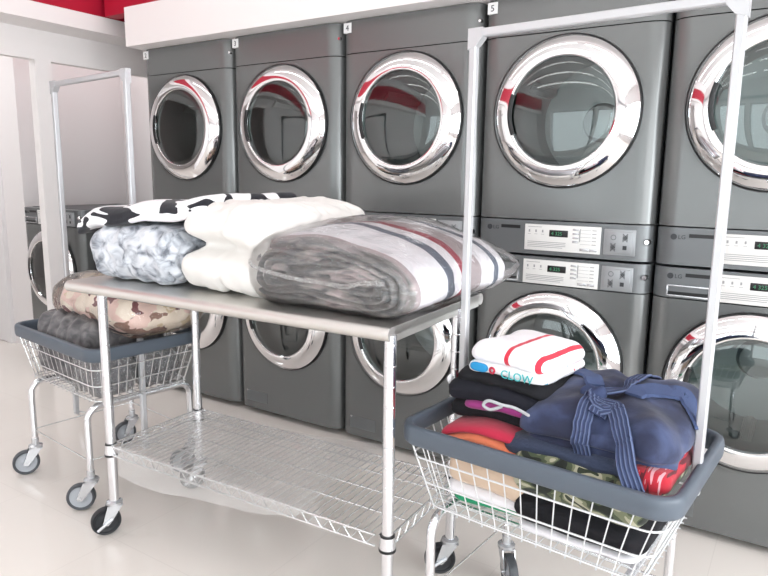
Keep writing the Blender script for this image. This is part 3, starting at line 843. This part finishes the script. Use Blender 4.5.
def fc_disp(p, n): return .010*fz(p, 7, 3, 8.)-.004*(abs(math.sin(p.x*11))<.08)
def fc_def(p):
    p = p.copy(); p.z += .03*math.cos(p.x*5)*(p.z/.17)-.02; return p
bm = soft_box((FLW, FLD, FLH), (.10, .10, .08), .010, fc_disp, fc_def)
FLP = at(C1, A1, .075, .06, .690)
soft_thing('floral_comforter', bm, M['floral'], FLP, A1, 'bagged comforter with tan and maroon floral print, under the table edge', 'comforter')
bm = soft_box((FLW+.025, FLD+.025, FLH+.02), (.10, .10, .085), .011, lambda p, n: .008+.007*fz(p, 16, 3, 3.), fc_def)
soft_thing('plastic_bag', bm, M['film'], (FLP[0], FLP[1], FLP[2]-.004), A1, 'clear plastic bag around the floral comforter in the cart', 'plastic bag')
for i, (x, y, lab) in enumerate(((.155, -.105, 'dark bundle in crinkled clear plastic at the near side of the cart'), (.165, .085, 'dark bundle in crinkled clear plastic at the washer side of the cart'))):
    P = at(C1, A1, x, y, .433)
    m = fabric('dark_bundle_cloth', hexc(58, 60, 68) if i else hexc(84, 84, 92), .9)
    bm = soft_box((.20, .17, .15), .05, .012, lambda p, n: .008*fz(p, 16, 3, 4.))
    soft_thing('cloth_bundle', bm, m, P, A1, lab, 'bundle', 'wrapped bundles in the cart')
    bm = soft_box((.215, .182, .165), .05, .009, lambda p, n: .006+.010*fz(p, 26, 3, 6.))
    soft_thing('plastic_wrap', bm, M['crinkle'], (P[0], P[1], P[2]-.002), A1, lab.replace('dark bundle in crinkled clear plastic', 'crinkled clear plastic wrap over the bundle'), 'plastic wrap', 'plastic wraps in the cart')

# ------------------------------------------------------------------ folded clothes in the front cart
CG = 'folded clothes heaped in the front cart'
def cloth(name, dim, r, mat, x, y, z, rz, label, cat, k=2, amp=.006, seed=0., wr=.004, deform=None, res=.009, sides=lambda n: abs(n.z) < .85):
    bm = soft_box(dim, r, res, layers(k, amp, dim[2], .35, seed, sides, wr), deform)
    return soft_thing(name, bm, mat, at(C2, A2, x, y, z), A2+R(rz), label, cat, CG)
def sag(amt, cx=0., w=.16):
    def f(p):
        p = p.copy(); p.z -= amt*((p.x-cx)/w)**2; return p
    return f
F = fabric
M['black'] = F('black_cotton', hexc(17, 17, 23), .95, 50, .3, .2, 0.)
M['navy'] = F('navy_black_knit', hexc(21, 22, 33), .95, 50, .3, .2, 0.)
M['white_c'] = F('white_cotton', hexc(236, 234, 238), .9, 50, .2, .02)
M['tan'] = F('tan_cotton', hexc(206, 182, 160), .9, 50, .2, .04)
M['green'] = F('green_cotton', hexc(22, 140, 96), .9, 50, .2, .06)
M['crimson'] = F('crimson_cotton', hexc(186, 34, 66), .9, 50, .2, .06)
M['orange'] = F('orange_cotton', hexc(222, 124, 88), .9, 50, .2, .05)
M['magenta'] = F('magenta_cotton', hexc(146, 46, 116), .9, 50, .2, .06)
M['camo'] = mat_patches('camouflage_print', 17, [(0, hexc(34, 40, 34)), (.43, hexc(74, 84, 62)), (.50, hexc(122, 126, 100)), (.56, hexc(178, 176, 152)), (.66, hexc(52, 60, 46))], 'CONSTANT', (1, 1, 1.6), 1.5, .8)
FB = .432
# floor of the basket, bottom right first
cloth('white_garment', (.30, .25, .022), (.04, .04, .010), M['white_c'], .11, -.045, FB, 2, 'white folded garment flat on the basket floor beneath the black one', 'garment', 1, .002, 1)
cloth('black_trousers', (.33, .27, .078), (.045, .045, .036), M['black'], .115, -.050, FB+.021, 0, 'black folded trousers under the camouflage ones, against the near wires', 'trousers', 2, .008, 2)
cloth('camouflage_trousers', (.33, .37, .118), (.04, .04, .05), M['camo'], .120, -.015, FB+.100, -2, 'camouflage trousers folded beneath the denim robe', 'trousers', 2, .007, 3)
cloth('plaid_shirt', (.10, .26, .05), (.03, .03, .022), mat_patches('red_plaid_weave', 30, [(0, hexc(90, 14, 28)), (.45, hexc(172, 28, 46)), (.62, hexc(206, 150, 158))], 'CONSTANT', (3, .4, .4), 1, 0), .268, -.065, FB+.196, 0, 'red plaid shirt peeking out at the rim beside the robe belt', 'shirt', 2, .004, 4)
# left side of the basket
cloth('green_garment', (.22, .30, .03), (.03, .03, .014), M['green'], -.145, .01, FB, 8, 'green folded garment lowest in the heap at the table side', 'garment', 1, .002, 5)
cloth('pale_garment', (.23, .32, .045), (.03, .04, .02), M['white_c'], -.140, .0, FB+.022, 3, 'white folded garment resting on the green one', 'garment', 1, .003, 6)
cloth('tan_trousers', (.235, .33, .086), (.03, .05, .024), M['tan'], -.125, -.005, FB+.058, -2, 'tan folded trousers seen through the near wires', 'trousers', 1, .004, 7)
w = cloth('white_shirt', (.25, .34, .058), (.04, .05, .020), M['white_c'], -.145, .0, FB+.138, 2, 'white shirt with black print under the orange one', 'shirt', 1, .003, 8, deform=sag(.020))
bm = BM(); box(bm, .02, .085, -.153, -.12, .046, .0495); finish('print', bm, M['black'], w, 30)
cloth('orange_shirt', (.275, .372, .024), (.03, .04, .011), M['orange'], -.140, .005, FB+.189, 2, 'orange folded shirt between the white and crimson ones', 'shirt', 1, .002, 9, deform=sag(.040, 0, .14))
cloth('crimson_shirt', (.315, .362, .028), (.03, .04, .013), M['crimson'], -.115, .01, FB+.208, 1, 'crimson folded shirt near the bottom of the dark pile', 'shirt', 1, .004, 10, deform=sag(.042, -.01, .16))
cloth('black_sweater', (.29, .30, .060), (.05, .05, .028), M['black'], -.138, .03, FB+.230, 0, 'black folded sweater lowest of the dark pile, on the crimson shirt', 'sweater', 2, .008, 11, deform=sag(.030, 0, .17))
cloth('magenta_shirt', (.25, .29, .026), (.03, .03, .012), M['magenta'], -.105, .02, FB+.264, 2, 'magenta folded shirt showing as a thin band in the dark pile', 'shirt', 1, .002, 12, deform=sag(.014, 0, .14))
hd = cloth('black_hoodie', (.30, .31, .060), (.05, .05, .031), M['navy'], -.142, .025, FB+.272, 0, 'black hoodie with a grey drawstring in the middle of the pile', 'hoodie', 2, .009, 13, wr=.007, deform=sag(.016, 0, .17))
cloth('navy_shirt', (.275, .29, .050), (.05, .05, .023), M['black'], -.122, .025, FB+.318, -3, 'navy black folded top directly under the printed shirt', 'shirt', 1, .006, 14, wr=.008, deform=sag(.020, 0, .16))
M['cordg'] = simple('grey_cord', hexc(176, 178, 182), .8)
bm = BM()
tube(bm, smooth_path([(.22, -.165, -.012), (.15, -.172, .008), (.085, -.170, .026), (.05, -.178, .030), (.015, -.182, .034), (.0, -.182, .020), (.02, -.182, .012), (.05, -.178, .026)], 8), .0042, 8); finish('drawstring', bm, M['cordg'], hd, 60)
bm = BM(); lathe(bm, [(.009, -.006), (.015, 0), (.009, .006), (.006, 0), (.009, -.006)], 20, (-.146, -.105, .040), 'X'); finish('white_piping', bm, M['white_c'], hd, 60)
M['print_shirt'] = mat_patches('cartoon_print_cotton', 34, [(0, hexc(200, 40, 60)), (.27, hexc(238, 238, 240)), (.56, hexc(240, 240, 242)), (.70, hexc(40, 150, 190)), (.75, hexc(238, 238, 240))], 'CONSTANT', (1, 1, 1), .5, 0.)
ps = cloth('printed_shirt', (.232, .27, .036), (.04, .04, .016), M['print_shirt'], -.108, .02, FB+.354, -4, 'white shirt with bright coloured print under the striped towel', 'shirt', 1, .003, 15, deform=sag(.012, 0, .14))
bm = soft_box((.055, .012, .024), (.02, .005, .011), .004); q = finish('print', bm, simple('blue_print', hexc(36, 140, 196), .8), ps, 180); q.location = (-.068, -.134, .006)
bm = BM(); lathe(bm, [(.006, -.003), (.010, 0), (.006, .003), (.004, 0), (.006, -.003)], 18, (-.026, -.138, .018)); finish('print', bm, M['crimson'], ps, 60)
bm = BM(); textmesh(bm, 'CLOW', .030, .0, .006, -.139, .001); finish('lettering', bm, simple('teal_print', hexc(70, 176, 180), .8), ps, 0)
ml, _, _, _, _ = mat_stripes('red_striped_towel_cotton', 'X', [(0, hexc(240, 237, 241)), (.53, hexc(206, 44, 66)), (.585, hexc(240, 237, 241)), (.91, hexc(206, 44, 66)), (.96, hexc(240, 237, 241))], mapr=(-.114, .114), wob=.006)
cloth('striped_towel', (.228, .26, .054), (.04, .05, .026), ml, -.108, .02, FB+.379, -6, 'white towel with red stripes on top of the clothes pile', 'towel', 1, .0, 16, wr=.006, deform=sag(.014, -.02, .15))

# ------------------------------------------------------------------ denim robe with its belt
M['robe'] = mat_patches('indigo_velour', 9, [(.3, hexc(22, 27, 50)), (.5, hexc(31, 39, 69)), (.68, hexc(62, 74, 110))], 'LINEAR', (1, 1, 1), 4, .4, .8)
M['robe_in'] = F('slate_terry_lining', hexc(44, 54, 78), .9, 120, .4, .1)
def mat_belt():
    m, nt, out = new_mat('indigo_belt_with_stitching')
    b = pbsdf(nt, out, (1, 1, 1, 1), .85, 0.)
    tc = N(nt, 'ShaderNodeTexCoord'); sp = N(nt, 'ShaderNodeSeparateXYZ'); L(nt, tc.outputs['UV'], sp.inputs[0])
    ma = N(nt, 'ShaderNodeMath', operation='MULTIPLY'); ma.inputs[1].default_value = 2*PI*4.5; L(nt, sp.outputs[0], ma.inputs[0])
    si = N(nt, 'ShaderNodeMath', operation='SINE'); L(nt, ma.outputs[0], si.inputs[0])
    r = ramp(nt, [(.45, hexc(48, 60, 94)), (.8, hexc(92, 105, 138))]); L(nt, si.outputs[0], r.inputs[0]); L(nt, r.outputs[0], b.inputs['Base Color'])
    bp = N(nt, 'ShaderNodeBump'); bp.inputs['Strength'].default_value = .6; bp.inputs['Distance'].default_value = .003; L(nt, si.outputs[0], bp.inputs['Height']); L(nt, bp.outputs[0], b.inputs['Normal'])
    return m
M['belt'] = mat_belt()
RP, RA = at(C2, A2, .135, .012, FB+.206), A2+R(-2)
RW, RD, RH = .375, .37, .150
def rb_disp(p, n):
    d = .012*fz(p, 7, 3, 21.)+.005*math.sin(p.x*40+p.y*20+3*noise.noise(p*5))*(n.z > -.2)
    if n.y < .1 and n.z < .8:
        t = p.z/RH+.5; d += -.016*math.exp(-((t-.30-.08*noise.noise(Vector((p.x*6, 2, 0))))/.05)**2)
    d += -.020*math.exp(-((p.x-(.0+.10*(-p.y)))/.03)**2)*(n.z > .3)
    return d
def rb_def(p):
    p = p.copy(); u = p.x/(RW/2)
    p.z *= 1-.22*max(0, -u)**2-.06*max(0, u)**3+.12*(p.y/(RD/2))*.6
    return p
bm = soft_box((RW, RD, RH), (.07, .08, .075), .0075, rb_disp, rb_def)
bmesh.ops.recalc_face_normals(bm, faces=bm.faces[:]); bm.normal_update()
bvh = BVHTree.FromBMesh(bm)
robe = soft_thing('bathrobe', bm, M['robe'], RP, RA, 'indigo bathrobe folded and tied with its own stitched belt', 'bathrobe', CG)
bm = soft_box((.40, .36, .05), (.05, .05, .024), .009, layers(1, .003, .05, .3, 31., wr=.006), lambda p: Vector((p.x, p.y, p.z-.02*max(0, -p.x/.2)**2)))
lf = finish('lower_fold', bm, M['robe_in'], robe, 180); lf.location = (-.022, -.012, -.012); lf['label'] = 'slate blue lower fold'
def on_robe(pts, off=.004, sub=8, extra=()):
    P = smooth_path(pts, sub); out, nor = [], []
    for p in P:
        loc, nn, _, _ = bvh.find_nearest(p)
        out.append(loc+nn*off); nor.append(nn)
    return out, nor
belt = BM()
def strap(pts, w=.042, th=.005, off=.004, tail=None):
    o, nn = on_robe(pts, off)
    if tail:
        tp = smooth_path([o[-1]]+[Vector(q) for q in tail], 8)[1:]
        last = nn[-1]
        o += tp; nn += [last.lerp(Vector((-.1, -.6, .8)), min(1, (i+1)/6)) for i in range(len(tp))]
    ribbon(belt, o, w, th, nn)
strap([(.03, .19, .16), (.02, .10, .19), (.0, -.02, .19), (-.01, -.08, .19)])                       # over the top to the knot
strap([(-.01, -.085, .19), (-.012, -.15, .16), (-.010, -.20, .10), (-.008, -.21, .02)])                 # loop going under at the front
strap([(.0, -.075, .19), (.03, -.13, .18), (.065, -.175, .13), (.085, -.20, .09)], off=.010, tail=[(.105, -.215, .05), (.125, -.225, .012), (.14, -.232, -.012)])
strap([(.0, -.08, .20), (.015, -.12, .18), (.02, -.165, .14)], off=.012, w=.044)
finish('belt', belt, M['belt'], robe, 60)['label'] = 'stitched belt with hanging tail'
o, nn = on_robe([(.0, -.075, .2)], 0, 1)
kc = o[0]
bm = soft_box((.066, .044, .034), (.025, .02, .016), .005, lambda p, n: .003*math.sin(p.x*160)+.004*fz(p, 30, 2, 2.))
kn = finish('belt_knot', bm, M['belt'], robe, 180); kn.location = kc+Vector((0, 0, -.008)); kn.rotation_euler = (R(25), 0, R(-25))
bm = BM()
for off, xs in ((.0, .0),):
    o, nn = on_robe([(.05, -.06, .2), (.10, .0, .2), (.16, .03, .19), (.195, .02, .14), (.20, .0, .09)], .003); ribbon(bm, o, .05, .006, nn)
    o, nn = on_robe([(-.03, -.03, .2), (-.08, .03, .19), (-.14, .06, .16), (-.19, .05, .10)], .003); ribbon(bm, o, .05, .006, nn)
finish('collar', bm, simple('faded_indigo_collar', hexc(66, 80, 116), .9, bmp=(150, .4, .004)), robe, 60)['label'] = 'paler collar band'

# ------------------------------------------------------------------ light
w = bpy.data.worlds.new('daylight'); S.world = w; w.use_nodes = True
bg = w.node_tree.nodes['Background']; bg.inputs[0].default_value = (.93, .97, 1, 1); bg.inputs[1].default_value = 4.0
def area(name, loc, rot, sx, sy, power, col=(1, 1, 1)):
    l = bpy.data.lights.new(name, 'AREA'); l.shape = 'RECTANGLE'; l.size = sx; l.size_y = sy; l.energy = power; l.color = col
    o = bpy.data.objects.new(name, l); COL.objects.link(o); o.location = loc; o.rotation_euler = rot
for a, b in wf: area('window_daylight', ((a+b)/2, YF+.02, 1.25), (R(90), 0, R(180)), b-a-.1, 1.7, 60, (.95, .98, 1))
for a, b in wr: area('window_daylight', (XR-.01, (a+b)/2, 1.25), (R(90), 0, R(90)), b-a-.1, 1.7, 70, (.95, .98, 1))
area('alcove_fill', (-2.6, -1.2, 2.9), (0, 0, 0), .6, 1.2, 55)  # unseen fill light added to brighten the alcove, no fixture modelled
area('alcove_fill', (-1.72, .40, 2.9), (0, 0, 0), .5, .5, 11)  # second added fill, lifts the inner alcove wall above the lone washer
S.view_settings.view_transform = 'Standard'; S.view_settings.look = 'None'; S.view_settings.exposure = -.50; S.view_settings.gamma = 1
S.view_settings.use_curve_mapping = False
